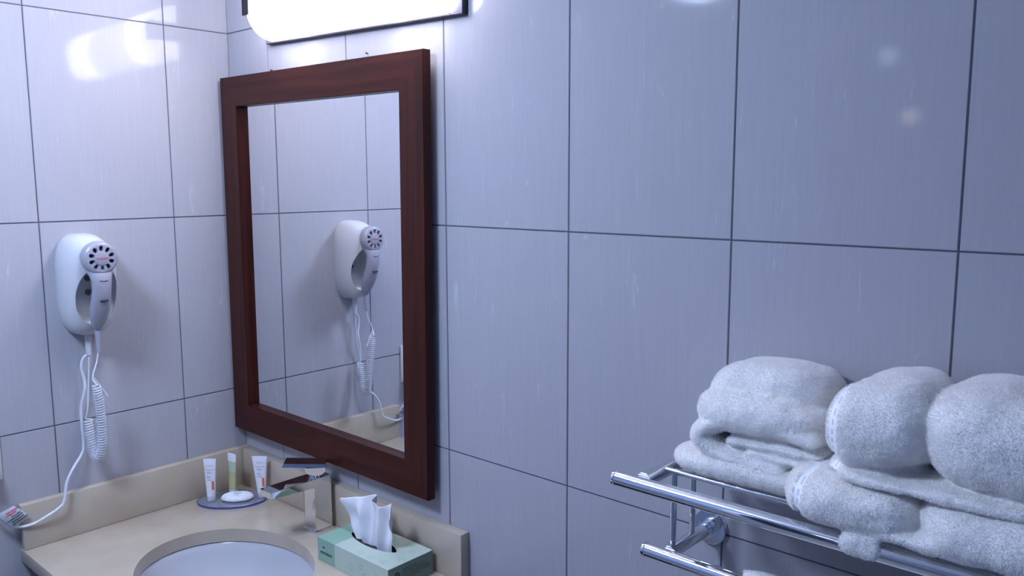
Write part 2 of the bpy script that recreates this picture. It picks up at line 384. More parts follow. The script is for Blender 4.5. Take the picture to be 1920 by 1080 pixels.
V, F = loft([[Vector((.403+r*math.cos(2*PI*k/12), -.179+r*math.sin(2*PI*k/12), z)) for k in range(12)] for r, z in ((.009, -.5908), (.009, -.595), (.007, -.5955))])
raw('aerator', V, F, M_CHROME, fa)
pv = Vector((.403, -.0585, 0)); u = Vector((-.652, -.758, 0)); v = Vector((.758, -.652, 0))
def lev(a, b, z): return pv+u*a+v*b+Vector((0, 0, z))
V, F = sweep([(.403, -.0585, -.5774), (.403, -.0585, -.5760), (.403, -.0585, -.5640)], [.0150, .0160, .0160], 28); raw('cartridge_neck', V, F, M_CHROME, fa, 35)
prof = [(-.0208, -.5546), (-.0206, -.5600)]+[(.0018-.0226*math.cos(PI*k/14), -.5600-.0135*math.sin(PI*k/14)) for k in range(1, 14)]+[(.0246, -.5600), (.0250, -.5545)]
V, F = loft([[lev(a, b_, z) for a, z in prof] for b_ in (-.0205, -.0212, .0212, .0205)]); raw('lever_hub', V, F, M_CHROME, fa, 30)
bm = bmesh.new()
low = [(-.0215, -.022, -.5545), (-.0215, .022, -.5545), (.0750, .022, -.5500), (.0750, -.022, -.5500)]
top = [(-.0200, -.0215, -.5465), (-.0200, .0215, -.5465), (.0700, .0215, -.5415), (.0700, -.0215, -.5415)]
a = [bm.verts.new(lev(*q)) for q in low]; b = [bm.verts.new(lev(*q)) for q in top]
bm.faces.new(a); bm.faces.new(b[::-1])
for i in range(4): j = (i+1) % 4; bm.faces.new((a[j], a[i], b[i], b[j]))
bmesh.ops.bevel(bm, geom=list(bm.edges), offset=.0006, segments=2, affect='EDGES')
fin(bm, 'lever_handle', M_CHROME, fa, 30)

# ------------------------------------------------------------------ tissue box and its tissue
BX0, BX1, BY0, BY1, BZ0, BZ1 = .5310, .7605, -.1510, -.0340, ZC+.0003, -.6562
def carton_mat():
    m = mat('mint_carton', (.5, .7, .66), .45); t = NT(m); tc = t.n('ShaderNodeTexCoord'); sp = t.n('ShaderNodeSeparateXYZ'); t.l(tc.outputs['Object'], sp.inputs[0])
    r = t.n('ShaderNodeValToRGB'); e = r.color_ramp.elements; r.color_ramp.interpolation = 'CONSTANT'
    e[0].position = 0; e[0].color = (.255, .43, .33, 1); e[1].position = .255; e[1].color = (.47, .565, .475, 1)
    mr = t.n('ShaderNodeMapRange'); mr.inputs[1].default_value = 0; mr.inputs[2].default_value = BX1-BX0; t.l(sp.outputs[0], mr.inputs[0]); t.l(mr.outputs[0], r.inputs[0])
    n = t.n('ShaderNodeTexNoise'); n.inputs['Scale'].default_value = 40.; t.l(tc.outputs['Object'], n.inputs['Vector'])
    mx = t.n('ShaderNodeMixRGB'); mx.blend_type = 'MULTIPLY'; mx.inputs[0].default_value = .25; t.l(r.outputs[0], mx.inputs[1]); t.l(t.ramp(n.outputs['Fac'], [(.35, (.8, .88, .85)), (.6, (1, 1, 1))]), mx.inputs[2])
    t.l(mx.outputs[0], t.b.inputs['Base Color']); return m
M_CARTON = carton_mat(); M_CARTEND = mat('grey_green_carton_end', (.19, .27, .25), .45); M_LEAF = mat('leaf_print', (.27, .45, .40), .5); M_LEAF2 = mat('end_print', (.045, .09, .065), .5)
tb = tag(empty('tissue_box', (BX0, BY0, BZ0)), 'mint green cardboard tissue box with leaf print on the countertop', 'tissue box')
W_, D_, H_ = BX1-BX0, BY1-BY0, BZ1-BZ0
eye = []
for k in range(24):
    s = 2*PI*k/24; cx = .1105+.0715*math.cos(s); eye.append((cx, .0610+.0205*math.sin(s)*abs(math.sin(s))**.35))
bm = bmesh.new()
base = [(0, 0), (W_, 0), (W_, D_), (0, D_)]
lo = [bm.verts.new((x, y, 0)) for x, y in base]; hi = [bm.verts.new((x, y, H_)) for x, y in base]
bm.faces.new(lo[::-1])
for i in range(4): j = (i+1) % 4; bm.faces.new((lo[i], lo[j], hi[j], hi[i]))
ev = [bm.verts.new((x, y, H_)) for x, y in eye]
ee = [bm.edges.new((ev[i], ev[(i+1) % 24])) for i in range(24)]+[bm.edges.get((hi[i], hi[(i+1) % 4])) for i in range(4)]
bmesh.ops.triangle_fill(bm, use_beauty=True, use_dissolve=False, edges=ee)
for f in [f for f in bm.faces if all(vv in ev for vv in f.verts)]: bm.faces.remove(f)
me = bpy.data.meshes.new('carton'); bmesh.ops.recalc_face_normals(bm, faces=bm.faces); bm.to_mesh(me); bm.free()
wrap('carton', me, M_CARTON, tb, loc=(0, 0, 0))
def bchild(o): o.location = (0, 0, 0); return o
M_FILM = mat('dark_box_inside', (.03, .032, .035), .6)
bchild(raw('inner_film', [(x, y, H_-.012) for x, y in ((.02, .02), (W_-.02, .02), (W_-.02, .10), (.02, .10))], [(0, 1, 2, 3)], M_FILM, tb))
bchild(raw('end_panel', [(W_+.0002, y, z) for y, z in ((.0005, .0005), (D_-.0005, .0005), (D_-.0005, H_-.0005), (.0005, H_-.0005))], [(0, 1, 2, 3)], M_CARTEND, tb))
# printed leaves: flat shapes on the card
def leaf(V, F, o, ex, ey, ln, wd):
    n0 = len(V)
    for k in range(8):
        a = 2*PI*k/8; V.append(Vector(o)+ex*(ln*.5*math.cos(a))+ey*(wd*.5*math.sin(a)*(1-.3*math.cos(a))))
    F.append(tuple(n0+k for k in range(8)))
V = []; F = []; X, Y, Z = Vector((1, 0, 0)), Vector((0, 1, 0)), Vector((0, 0, 1))
def sprig(o, e1, e2, n, step, rnd):
    d = rnd.uniform(-.7, .7)
    for k in range(n):
        for s in (-1, 1):
            a = d+s*.7; p = Vector(o)+e1*(step*k*math.cos(d))+e2*(step*k*math.sin(d))+(e1*math.cos(a)+e2*math.sin(a))*.006
            leaf(V, F, p, e1*math.cos(a)+e2*math.sin(a), e2*math.cos(a)-e1*math.sin(a), .0062, .0022)
rl = random.Random(3)
for x, y in ((.118, .018), (.150, .012), (.185, .020), (.195, .085), (.165, .100), (.125, .098), (.205, .055), (.02, .06), (.035, .09), (.012, .03)): sprig((x, y, H_+.0003), X, Y, 3, .006, rl)
for x, z in ((.105, .012), (.135, .03), (.150, .010), (.185, .022), (.205, .008), (.020, .038)): sprig((x, -.0003, z), X, Z, 3, .0055, rl)
keep = [f for f in F if all(.001 < V[i].x < W_-.001 and V[i].y < D_-.001 and (V[i].z > .001) and (V[i].y > .001 or V[i].z < H_-.001) for i in f)]
bchild(raw('printed_leaves', V, keep, M_LEAF, tb, 0))
bchild(text('printed_word', 'envision', .0125, M_INK, tb, basis((.030, -.0004, .0205), X, Z)))
V = []; F = []
for ang in (90, 140, 40): a = math.radians(ang); leaf(V, F, (.0215+.0035*math.cos(a), -.0004, .0295+.0035*math.sin(a)), X*math.cos(a)+Z*math.sin(a), Z*math.cos(a)-X*math.sin(a), .0055, .0024)
bchild(raw('printed_leaf_mark', V, F, M_INK, tb, 0))
V = []; F = []
for i, (y0, y1) in enumerate(((.036, .074), (.036, .092), (.036, .100), (.036, .108), (.036, .108), (.036, .108), (.040, .085))):
    z = .0375-.0036*i; y = y0
    while y < y1:
        ww = rl.uniform(.003, .008); n0 = len(V); V += [Vector((W_+.0004, a, b)) for a, b in ((y, z), (min(y+ww, y1), z), (min(y+ww, y1), z+.0017), (y, z+.0017))]; F.append((n0, n0+1, n0+2, n0+3)); y += ww+.0012
n0 = len(V)
for r in (.0085, .0052):
    pass
for k in range(24): a = 2*PI*k/24; V += [Vector((W_+.0004, .022+.0088*math.cos(a), .027+.0105*math.sin(a))), Vector((W_+.0004, .022+.0038*math.cos(a), .027+.0042*math.sin(a)))]
for k in range(24): j = (k+1) % 24; F.append((n0+2*k, n0+2*j, n0+2*j+1, n0+2*k+1))
bchild(raw('end_small_print', V, F, M_LEAF2, tb, 0))
# the tissue
def tissue():
    nu, nv = 60, 36
    topx = [(-1, .5060, -.6070), (-.82, .5330, -.5890), (-.58, .5860, -.5730), (-.2, .6300, -.5600), (.18, .6520, -.5610), (.42, .6650, -.5680), (.66, .6790, -.5690), (.88, .7010, -.5560), (.95, .7080, -.5550), (1, .7110, -.5800)]
    botx = [(-1, .5850, -.6660), (0, .6350, -.6680), (1, .6960, -.6670)]
    def ip(tab, s):
        for a, b in zip(tab, tab[1:]):
            if s <= b[0]: t = (s-a[0])/(b[0]-a[0]); return (a[1]+(b[1]-a[1])*t, a[2]+(b[2]-a[2])*t)
        return tab[-1][1:]
    V = []; F = []
    for j in range(nv+1):
        t = j/nv
        for i in range(nu+1):
            s = -1+2*i/nu; xb, zb = ip(botx, s); xt, zt = ip(topx, s)
            x = xb+(xt-xb)*(t**.9); z = zb+(zt-zb)*t
            # side outline: pinched near the slot on both sides
            x += (.010*math.sin(PI*t)*max(0, -s)**2)-(.004*math.sin(PI*t)*max(0, s)**3)
            if s > 0: x += .012*math.sin(PI*min(1, t*1.0))*s*s*(.5-abs(t-.6))
            env = .35+.65*min(1, t*1.6)
            y = -.0895+env*(.0085*math.sin(s*7.2+1.2+t*1.4)+.0050*math.sin(s*13.5-.8-t*2.2))+.003*math.sin(t*9+s*4)*t-.006*t*s
            V.append(Vector((x, y, z)))
    for j in range(nv):
        for i in range(nu): a = j*(nu+1)+i; F.append((a, a+1, a+nu+2, a+nu+1))
    m = mat('tissue_paper', (.80, .80, .84), .9); m.node_tree.nodes['Principled BSDF'].inputs['Subsurface Weight'].default_value = .0
    o = raw('tissue', V, F, m, None, 0)
    for p in o.data.polygons: p.use_smooth = True
    md = o.modifiers.new('s', 'SOLIDIFY'); md.thickness = .0003; applied(o)
    tag(o, 'crumpled white tissue pulled up through the slot of the mint box', 'tissue')
tissue()

# ------------------------------------------------------------------ toiletries on an oval tray
M_TRAY = mat('clear_blue_acrylic', (.74, .78, .90), .06, ior=1.45, trans=.85); M_TRAYE = mat('blue_tray_edge', (.05, .09, .42), .15, trans=.3)
TX, TY = .100, -.103
tr = tag(empty('toiletry_tray', (TX, TY, ZC)), 'clear oval tray with a blue rim in the countertop corner', 'tray')
ta, tbv = .085, .0585
ux, uy = (.68, .733), (-.733, .68)
def tray_ring(k, z): return [Vector((TX+ux[0]*x*k+uy[0]*y*k, TY+ux[1]*x*k+uy[1]*y*k, ZC+z)) for x, y in sup(64, ta, tbv)]
V, F = loft([tray_ring(.975, .0012), tray_ring(.985, .0048)]); raw('plate', V, F, M_TRAY, tr, 40)
V, F = loft([tray_ring(.975, .0004), tray_ring(1.0, .0012), tray_ring(1.0, .0044), tray_ring(.987, .0050), tray_ring(.9855, .0049), tray_ring(.9755, .0011), tray_ring(.975, .0004)], False, False); raw('rim', V, F, M_TRAYE, tr, 40)
ZT = ZC+.0051
M_TUBE = mat('white_tube', (.76, .78, .84), .35); M_GEL = mat('yellow_green_gel', (.56, .55, .28), .22, trans=.15); M_GELT = mat('clear_green_tube', (.56, .66, .48), .22, trans=.15)
M_CAPC = mat('clear_cap', (.70, .73, .80), .2, trans=.2); M_ORANGE = mat('orange_print', (.80, .17, .08), .5)
def tube_bottle(x, y, face, label, kind, hgt=.104, wd=.0160, tilt=0.):
    t = tag(empty('toiletry_tube', (x, y, ZT)), label, 'toiletry tube', 'small toiletry tubes on the tray')
    ex = Vector((math.cos(face), math.sin(face), 0)); ey = Vector((-ex.y, ex.x, 0))
    def P(a, b, z): return Vector((x, y, ZT))+ex*(a+tilt*z)+ey*b+Vector((0, 0, z))
    V, F = loft([[P(.0103*k*math.cos(2*PI*i/20), .0103*k*math.sin(2*PI*i/20), z) for i in range(20)] for k, z in ((.96, .0002), (1, .001), (1, .0125), (.95, .0135))])
    raw('cap', V, F, M_CAPC, t)
    def ring(z):
        q = max(0, (z-.0135)/(hgt-.0135)); a = .0102+(wd-.0102)*q**.9; b = .0100*max(0, 1-q)**.75+.0007
        return [P(a*math.cos(2*PI*i/28), b*math.sin(2*PI*i/28), z) for i in range(28)]
    zs = [.0138]+[.0138+(hgt-.0138)*k/14 for k in range(1, 15)]
    if kind == 'gel':
        V, F = loft([ring(z) for z in zs[:8]]); raw('gel_filled_body', V, F, M_GEL, t, 60)
        V, F = loft([ring(z) for z in zs[7:12]], False, False); raw('clear_body', V, F, M_GELT, t, 60)
        V, F = loft([ring(z) for z in zs[11:]]); raw('crimped_end', V, F, M_TUBE, t, 60)
    else:
        V, F = loft([ring(z) for z in zs]); raw('body', V, F, M_TUBE, t, 60)
    # print on the front: rules, small lines of type, a coloured mark
    def surf(a, z, off=.0004):
        q = max(0, (z-.0135)/(hgt-.0135)); A = .0102+(wd-.0102)*q**.9; b = .0100*max(0, 1-q)**.75+.0007
        return P(a, -b*math.sqrt(max(0, 1-(a/A)**2))-off, z)
    def strip(V, F, a0, a1, z0, z1, n=6):
        n0 = len(V)
        for i in range(n+1): a = a0+(a1-a0)*i/n; V += [surf(a, z0), surf(a, z1)]
        for i in range(n): F.append((n0+2*i, n0+2*i+2, n0+2*i+3, n0+2*i+1))
    V = []; F = []; rr = random.Random(int(x*1e4))
    lines = ((-.008, .004, .0745), (-.006, .006, .0710), (-.007, .002, .0630), (-.006, .003, .0600), (-.007, .007, .0545))
    if kind == 'gel': lines = ((-.011, -.003, .072), (-.011, -.004, .0675), (-.011, -.003, .061), (-.011, -.002, .0565))
    for a0, a1, z in lines:
        a = a0
        while a < a1: ww = rr.uniform(.0012, .003); strip(V, F, a, min(a1, a+ww), z, z+.0013, 2); a += ww+.0006
    raw('small_print', V, F, mat('tube_print', (.10, .25, .14) if kind == 'gel' else (.22, .23, .32), .6), t, 0)
    if kind != 'gel':
        V = []; F = []; strip(V, F, -.0125, .0125, .0800, .0808, 10); raw('red_rule', V, F, M_RED, t, 0)
        V = []; F = []
        for k in range(5): strip(V, F, -.0085+.0035*k, -.0062+.0035*k, .0875, .0925, 2)
        raw('pale_lettering', V, F, mat('pale_print', (.55, .60, .68), .5), t, 0)
        V = []; F = []; strip(V, F, .0050, .0098, .030, .052, 6); raw('orange_mark', V, F, M_ORANGE, t, 0)
tube_bottle(.0735, -.1440, math.radians(42), 'white toiletry tube with small orange mark at the left end of the tray', 'white', .1075, .0160)
tube_bottle(.0740, -.0850, math.radians(8), 'yellow-green see-through toiletry tube standing in the middle of the tray', 'gel', .1060, .0168)
tube_bottle(.1480, -.0480, math.radians(40), 'white toiletry tube with orange stripe standing right behind the tap spout', 'white', .1060, .0195, -.03)
def soap():
    V = []; nr, na = 10, 72; c = Vector((.1130, -.0960, ZT)); ex = Vector((.68, .733, 0)); ey = Vector((-.733, .68, 0)); rings = []
    for i in range(nr+1):
        k = max(i/nr, .02); h = .0105*math.sqrt(max(0, 1-k**2.6))
        rings.append([c+ex*(.0400*k*math.cos(a))+ey*(.0270*k*math.sin(a))+Vector((0, 0, .005+h+.0026*k*math.sin(a*16)*(1-.55*k))) for a in [2*PI*j/na for j in range(na)]])
    for k, z in ((.985, .0030), (.90, .0010), (.75, .0003)): rings.append([c+ex*(.0400*k*math.cos(a))+ey*(.0270*k*math.sin(a))+Vector((0, 0, z)) for a in [2*PI*j/na for j in range(na)]])
    V, F = loft(rings)
    t = tag(empty('wrapped_soap', c), 'round soap in pleated white wrap lying at the front of the tray', 'soap')
    raw('pleated_wrapper', V, F, mat('soap_wrap', (.78, .80, .84), .3), t, 60)
    # round paper seal on top
    V, F = loft([[c+ex*(r*math.cos(2*PI*j/20))+ey*(r*.7*math.sin(2*PI*j/20))+Vector((0, 0, .0166+z)) for j in range(20)] for r, z in ((.0105, 0), (.0100, .0006))])
    raw('paper_seal', V, F, mat('seal_paper', (.70, .72, .78), .5), t, 40)
soap()

# ------------------------------------------------------------------ wall hair dryer
HY = -.3870
hd = tag(empty('dryer_holder', (0, HY, -.139)), 'white wall holder with oval hollow on the left tiled wall', 'dryer holder')
spec = [(.0004, -.139, .0520, .1110, 3.2), (.006, -.139, .0535, .1125, 3.2), (.034, -.139, .0530, .1120, 3.0), (.050, -.1375, .0520, .1085, 2.9), (.064, -.133, .0495, .1000, 2.7), (.076, -.1235, .0465, .0850, 2.5), (.087, -.1080, .0430, .0640, 2.3), (.0945, -.0900, .0405, .0470, 2.1), (.0985, -.0790, .0390, .0400, 2.0), (.1000, -.0765, .0372, .0372, 2.0)]
V, F = loft([[Vector((x, HY+a, zc+b)) for a, b in sup(64, hw_, hh_, e)] for x, zc, hw_, hh_, e in spec])
hb = raw('holder_body', V, F, M_PLAS, hd, 0)
V, F = loft([[Vector((x, HY+.002+a, zc+b)) for a, b in sup(48, aa, bb, 2.2)] for x, zc, aa, bb in ((.020, -.160, .028, .050), (.036, -.160, .037, .058), (.066, -.161, .0435, .0635), (.140, -.162, .0465, .067))])
c_ = raw('c', V, F, None); c_.location = -parent_loc(hd)*0; hb.location = (0, 0, 0); hb.parent = None
cut(hb, c_); shade(hb.data, 28); hb.parent = hd; hb.location = -parent_loc(hd)
for z in (-.1265, -.1580):
    V, F = sweep([(.0205, -.3800, z), (.0245, -.3800, z), (.0250, -.3800, z)], [.0066, .0066, .0045], 16); raw('screw_head', V, F, mat('screw_grey', (.10, .11, .13), .4), hd)
tube('cord_guard', [(.0225, -.3880, -.2470), (.0225, -.3884, -.270), (.0225, -.3886, -.2985)], [.0075, .0068, .0060], M_PLAS, hd)
pc = [(.0225, -.3897, -.297), (.020, -.4007, -.3053), (.018, -.4054, -.3268), (.018, -.401, -.3545), (.020, -.4021, -.376), (.014, -.4107, -.4184), (.012, -.4106, -.4622), (.013, -.4105, -.5057), (.018, -.4182, -.5238), (.030, -.4413, -.546), (.0355, -.4591, -.573), (.0375, -.4681, -.6128), (.037, -.4793, -.6259), (.033, -.5071, -.6398), (.027, -.5321, -.6496), (.022, -.5600, -.6475), (.020, -.5850, -.630), (.020, -.602, -.590), (.022, -.606, -.545)]
cord = tube('power_cord', spline(pc, 6), .0031, M_CORD, hd, 8, flat=.75)
# warning tag folded round the cord
M_TAG = mat('tag_paper', (.50, .53, .58), .55)
te = Vector((0, .640, -.590)).normalized()          # reading direction lies along the steep edge
A0 = Vector((.0290, -.5985, -.6075)); A1 = Vector((.0290, -.5640, -.5972)); A2 = Vector((.0300, -.5345, -.6280)); A3 = Vector((.0300, -.5695, -.6462))
# corners: A0 left, A1 top, A2 right, A3 bottom; text lines climb from A3/A0 side to A1/A2 side
V = []; n = 8
for i in range(n+1):
    s = i/n
    for j in range(n+1):
        q = j/n; p = A0*(1-s)*(1-q)+A1*(1-s)*q+A2*s*q+A3*s*(1-q)
        p = p+Vector((.0035*math.sin(PI*s)*math.sin(PI*q)-.004*(abs(s-.5)**4*16+abs(q-.5)**4*16)*.3, 0, 0)); V.append(p)
F = [(i*(n+1)+j, i*(n+1)+j+1, (i+1)*(n+1)+j+1, (i+1)*(n+1)+j) for i in range(n) for j in range(n)]
tg = raw('warning_tag', V, F, M_TAG, cord, 60); tg['label'] = 'paper tag with red and black print'
def on_tag(s, q): p = A0*(1-s)*(1-q)+A1*(1-s)*q+A2*s*q+A3*s*(1-q); return p+Vector((.0035*math.sin(PI*s)*math.sin(PI*q)+.0005, 0, 0))
def tag_print(rowspec, mt, name):
    V = []; F = []; rr = random.Random(5)
    for s0, s1, q0, q1 in rowspec:
        q = q0
        while q < q1:
            ww = rr.uniform(.045, .075); st = rr.choice((0, 1, 2))
            bars = [(s0, s1, q, q+.022), (s0 if st else (s0+s1)/2-.012, (s0 if st else (s0+s1)/2-.012)+.026, q, q+ww*.8)]
            if st == 2: bars.append((s1-.026, s1, q, q+ww*.8))
            else: bars.append((s0, s1, q+ww*.6, q+ww*.6+.022))
            for a, b, c, d in bars:
                n0 = len(V); V += [on_tag(a, c), on_tag(b, c), on_tag(b, d), on_tag(a, d)]; F.append((n0, n0+1, n0+2, n0+3))
            q += ww+.012
    p_ = raw(name, V, F, mt, None, 0); p_.parent = hd; p_.location = -parent_loc(hd); return p_
tag_print([(.13, .21, .35, .95), (.25, .33, .25, .80)], M_RED, 'tag_red_print')
tag_print([(.40, .48, .42, .92), (.52, .60, .28, .92), (.66, .74, .22, .86), (.80, .88, .12, .95), (.55, .60, .06, .22)], M_INK, 'tag_black_print')

# the dryer itself
dr = tag(empty('hair_dryer', (.11, HY, -.0755)), 'grey hand hair dryer with round flower-like grille resting in its wall holder', 'hair dryer')
HZ = -.0755
NH = 40
def hring(c, ax, up_, a, b, e=2.): return [c+ax*x+up_*z for x, z in sup(NH, a, b, e)]
Yv, Zv = Vector((0, 1, 0)), Vector((0, 0, 1))
V, F = loft([hring(Vector((x, HY, HZ)), Yv, Zv, r, r) for x, r in ((.0860, .0300), (.0940, .0335), (.1010, .0356), (.1120, .0362), (.1190, .0350), (.1228, .0318), (.1240, .0285))], True, True)
head = raw('head', V, F, M_GREY, dr, 0)
# ten petal holes round the hub
bm = bmesh.new()
for k in range(10):
    a = 2*PI*(k+.5)/10; cdir = Vector((0, math.cos(a), math.sin(a))); tdir = Vector((0, -math.sin(a), math.cos(a)))
    c = Vector((0, HY, HZ))+cdir*.0212; ring = [cdir*(x*.0060)+tdir*(z*.0042*(1+.25*x)) for x, z in sup(16, 1, 1)]
    V, F = loft([[Vector((.1150, 0, 0))+c+r for r in ring], [Vector((.1400, 0, 0))+c+r for r in ring]])
    vs = [bm.verts.new(v_) for v_ in V]
    for f in F: bm.faces.new([vs[i] for i in f])
bmesh.ops.recalc_face_normals(bm, faces=bm.faces)
me = bpy.data.meshes.new('c'); bm.to_mesh(me); bm.free(); c_ = bpy.data.objects.new('c', me); COL.objects.link(c_)
head.parent = None; head.location = (0, 0, 0); cut(head, c_); shade(head.data, 30); head.parent = dr; head.location = -parent_loc(dr)
V, F = loft([hring(Vector((x, HY, HZ)), Yv, Zv, r, r) for x, r in ((.1152, .0280), (.1158, .0280))]); raw('grille_mesh', V, F, M_DARK, dr, 30)
V, F = loft([hring(Vector((x, HY, HZ)), Yv, Zv, r, r) for x, r in ((.1236, .0150), (.1252, .0148), (.1256, .0140))]); raw('hub_disc', V, F, M_GREY, dr, 30)
text('hub_lettering', 'Sunbeam', .0068, M_RED, dr, basis((.1258, HY, HZ), (0, 1, 0), (0, 0, 1)), .3)
hp = [(.0960, -.072, .0300, .0120), (.0985, -.088, .0300, .0125), (.1055, -.101, .0270, .0125), (.1120, -.112, .0232, .0125), (.1138, -.125, .0202, .0130), (.1108, -.145, .0190, .0140), (.1050, -.165, .0195, .0150), (.0960, -.185, .0200, .0155), (.0870, -.203, .0185, .0145), (.0790, -.219, .0140, .0125), (.0745, -.230, .0095, .0095)]
rings = []
pp = [Vector((x, HY, z)) for x, z, _, _ in hp]
for i, (x, z, a, b) in enumerate(hp):
    tdir = (pp[min(i+1, len(pp)-1)]-pp[max(i-1, 0)]).normalized(); nd = Yv.cross(tdir).normalized()
    rings.append([pp[i]+Yv*p+nd*q for p, q in sup(32, a, b, 2.6)])
V, F = loft(rings); raw('handle', V, F, M_GREY, dr, 50)
tube('switch_slot', [(.1215, HY-.0078, -.1675), (.1222, HY, -.1670), (.1215, HY+.0078, -.1665)], .0022, M_DARK, dr, 10)
arcp = [(.1255, HY+.0105*math.sin(a), -.1245+.0065*(1-math.cos(a))) for a in [(-1+2*k/10)*.9 for k in range(11)]]
tube('panel_seam', [(x+.0015, y, z) for x, y, z in arcp], .0007, M_DARK, dr, 6)
V = [Vector((.1252, HY-.008+.0022*k+.0016*(q in (1, 2)), -.1395+.0028*(q > 1))) for k in range(6) for q in range(4)]; raw('handle_print', V, [(4*k, 4*k+1, 4*k+2, 4*k+3) for k in range(6)], M_GREYINK, dr, 0)
tube('cord_guard', [(.0745, -.3870, -.2290), (.0750, -.3872, -.255), (.0752, -.3880, -.2840)], [.0068, .0058, .0046], M_GREY, dr)
# coiled cord: straight lead, then a helix that hangs in a U
lead = spline([(.0752, -.3886, -.2830), (.075, -.3941, -.3081), (.078, -.4035, -.3299), (.0805, -.4060, -.3440)], 6)
axis = spline([(.0825, -.4010, -.3560), (.0810, -.3960, -.400), (.0760, -.3925, -.450), (.0690, -.3930, -.500), (.0560, -.3965, -.527), (.0400, -.3990, -.520), (.0290, -.4000, -.490), (.0240, -.4010, -.445)], 10)
L = [0]
for a, b in zip(axis, axis[1:]): L.append(L[-1]+(b-a).length)
turns = 46; pts = list(lead); npt = turns*9
nrm = Vector((1, 0, 0))
for i in range(npt+1):
    d = L[-1]*i/npt; k = max(j for j in range(len(L)) if L[j] <= d+1e-9); k = min(k, len(axis)-2)
    f_ = (d-L[k])/max(1e-9, L[k+1]-L[k]); p = axis[k].lerp(axis[k+1], f_); T = (axis[k+1]-axis[k]).normalized()
    nrm = (nrm-T*nrm.dot(T)).normalized(); bi = T.cross(nrm); a = 2*PI*turns*i/npt
    pts.append(p+nrm*(.0082*math.cos(a))+bi*(.0082*math.sin(a)))
pts += spline([pts[-1], (.0225, -.4000, -.420), (.0195, -.394, -.370), (.0225, -.3890, -.300)], 6)[1:]
cc = tube('coiled_cord', pts, .0018, M_CORD, dr, 6)
M_BAG = mat('clear_wrap', (.80, .83, .9), .12, alpha=.22); M_BAG.node_tree.nodes['Principled BSDF'].inputs['Specular IOR Level'].default_value = .9
rings = []
nrm = Vector((1, 0, 0)); sub = axis[4:-6]
for i, p in enumerate(sub):
    T = (sub[min(i+1, len(sub)-1)]-sub[max(i-1, 0)]).normalized(); nrm = (nrm-T*nrm.dot(T)).normalized(); bi = T.cross(nrm)
    rings.append([p+(nrm*math.cos(2*PI*k/24)+bi*math.sin(2*PI*k/24))*(.0118+.0022*mnoise.noise(Vector((k*.9, i*.35, 3)))+.0012*math.sin(k*2.1+i)) for k in range(24)])
V, F = loft(rings, False, False); sl = raw('plastic_sleeve', V, F, M_BAG, cc, 40)
# twist tie standing off the wrap
tie = [Vector((.0825, -.4040, -.3400)), Vector((.0835, -.3900, -.3640)), Vector((.0840, -.3790, -.3850))]
tube('twist_tie', spline(tie, 4), [.0012+.0006*k/8 for k in range(9)], M_CORD, cc, 6)

# ------------------------------------------------------------------ wall outlet at the frame's left edge
ol = tag(empty('wall_outlet', (0, -.610, -.483)), 'white outlet cover on the left wall at the left picture edge', 'outlet')
box('cover_plate', (.0003, -.6460, -.5410), (.0058, -.5735, -.4230), M_PLAS, ol, .0018)
for z in (-.512, -.452):
    bm = box_bm((.0050, -.6260, z-.017), (.0068, -.5935, z+.017), .0008); s = fin(bm, 'socket', M_PLAS, ol)
    bm = box_bm((.0062, -.6165, z-.004), (.0071, -.6150, z+.006)); box_bm((.0062, -.6045, z-.004), (.0071, -.6030, z+.006), bm=bm); fin(bm, 'slots', M_DARK, s, 0)
box('plug', (.0072, -.6260, -.5420), (.0330, -.5900, -.5000), M_PLAS, hd, .004, 3)

# ------------------------------------------------------------------ towel rack
rk = tag(empty('towel_rack', (1.66, 0, -.38)), 'chrome tubular towel shelf with lower rail on the back wall', 'towel rack')
XA, XB = 1.359, 1.905; ZU, ZL = -.3135, -.4425
def capped(name, x0, x1, y, z, r):
    pr = [(x0, r*.80), (x0+.0012, r*.98), (x0+.005, r*1.06), (x0+.0052, r*1.0), (x0+.0056, r*.96), (x0+.0060, r), (x1-.006, r), (x1-.0056, r*.96), (x1-.0052, r), (x1-.005, r*1.06), (x1-.0012, r*.98), (x1, r*.80)]
    V, F = sweep([(x, y, z) for x, _ in pr], [q for _, q in pr], 24); return raw(name, V, F, M_CHROME, rk, 40)
capped('shelf_front_rail', 1.3165, 1.948, -.2050, -.3170, .0102)
capped('towel_rail', 1.3215, 1.943, -.1340, ZL-.001, .0102)
for y in (-.150, -.100, -.050): tube('shelf_bar', [(XA, y, ZU+.0045), (XB, y, ZU+.0045)], .0042, M_CHROME, rk, 12)
for x in (XA, XB):
    for z, y1, nm in ((ZU, -.196, 'shelf_arm'), (ZL, -.125, 'lower_arm')):
        tube(nm, [(x, -.004, z), (x, y1, z)], .0105, M_CHROME, rk, 20)
        V, F = sweep([(x, -.0003, z), (x, -.0010, z), (x, -.0060, z), (x, -.0075, z)], [.0268, .0275, .0275, .0262], 32); raw('wall_flange', V, F, M_CHROME, rk, 30)
        V, F = sweep([(x, -.0065, z), (x, -.0075, z), (x, -.022, z), (x, -.0225, z)], [.0125, .0130, .0130, .0108], 24); raw('collar', V, F, M_CHROME, rk, 30)
    for y in (-.1155, -.0605): tube('upright', [(x, y, ZL+.006), (x, y, ZU-.006)], .0046, M_CHROME, rk, 12)

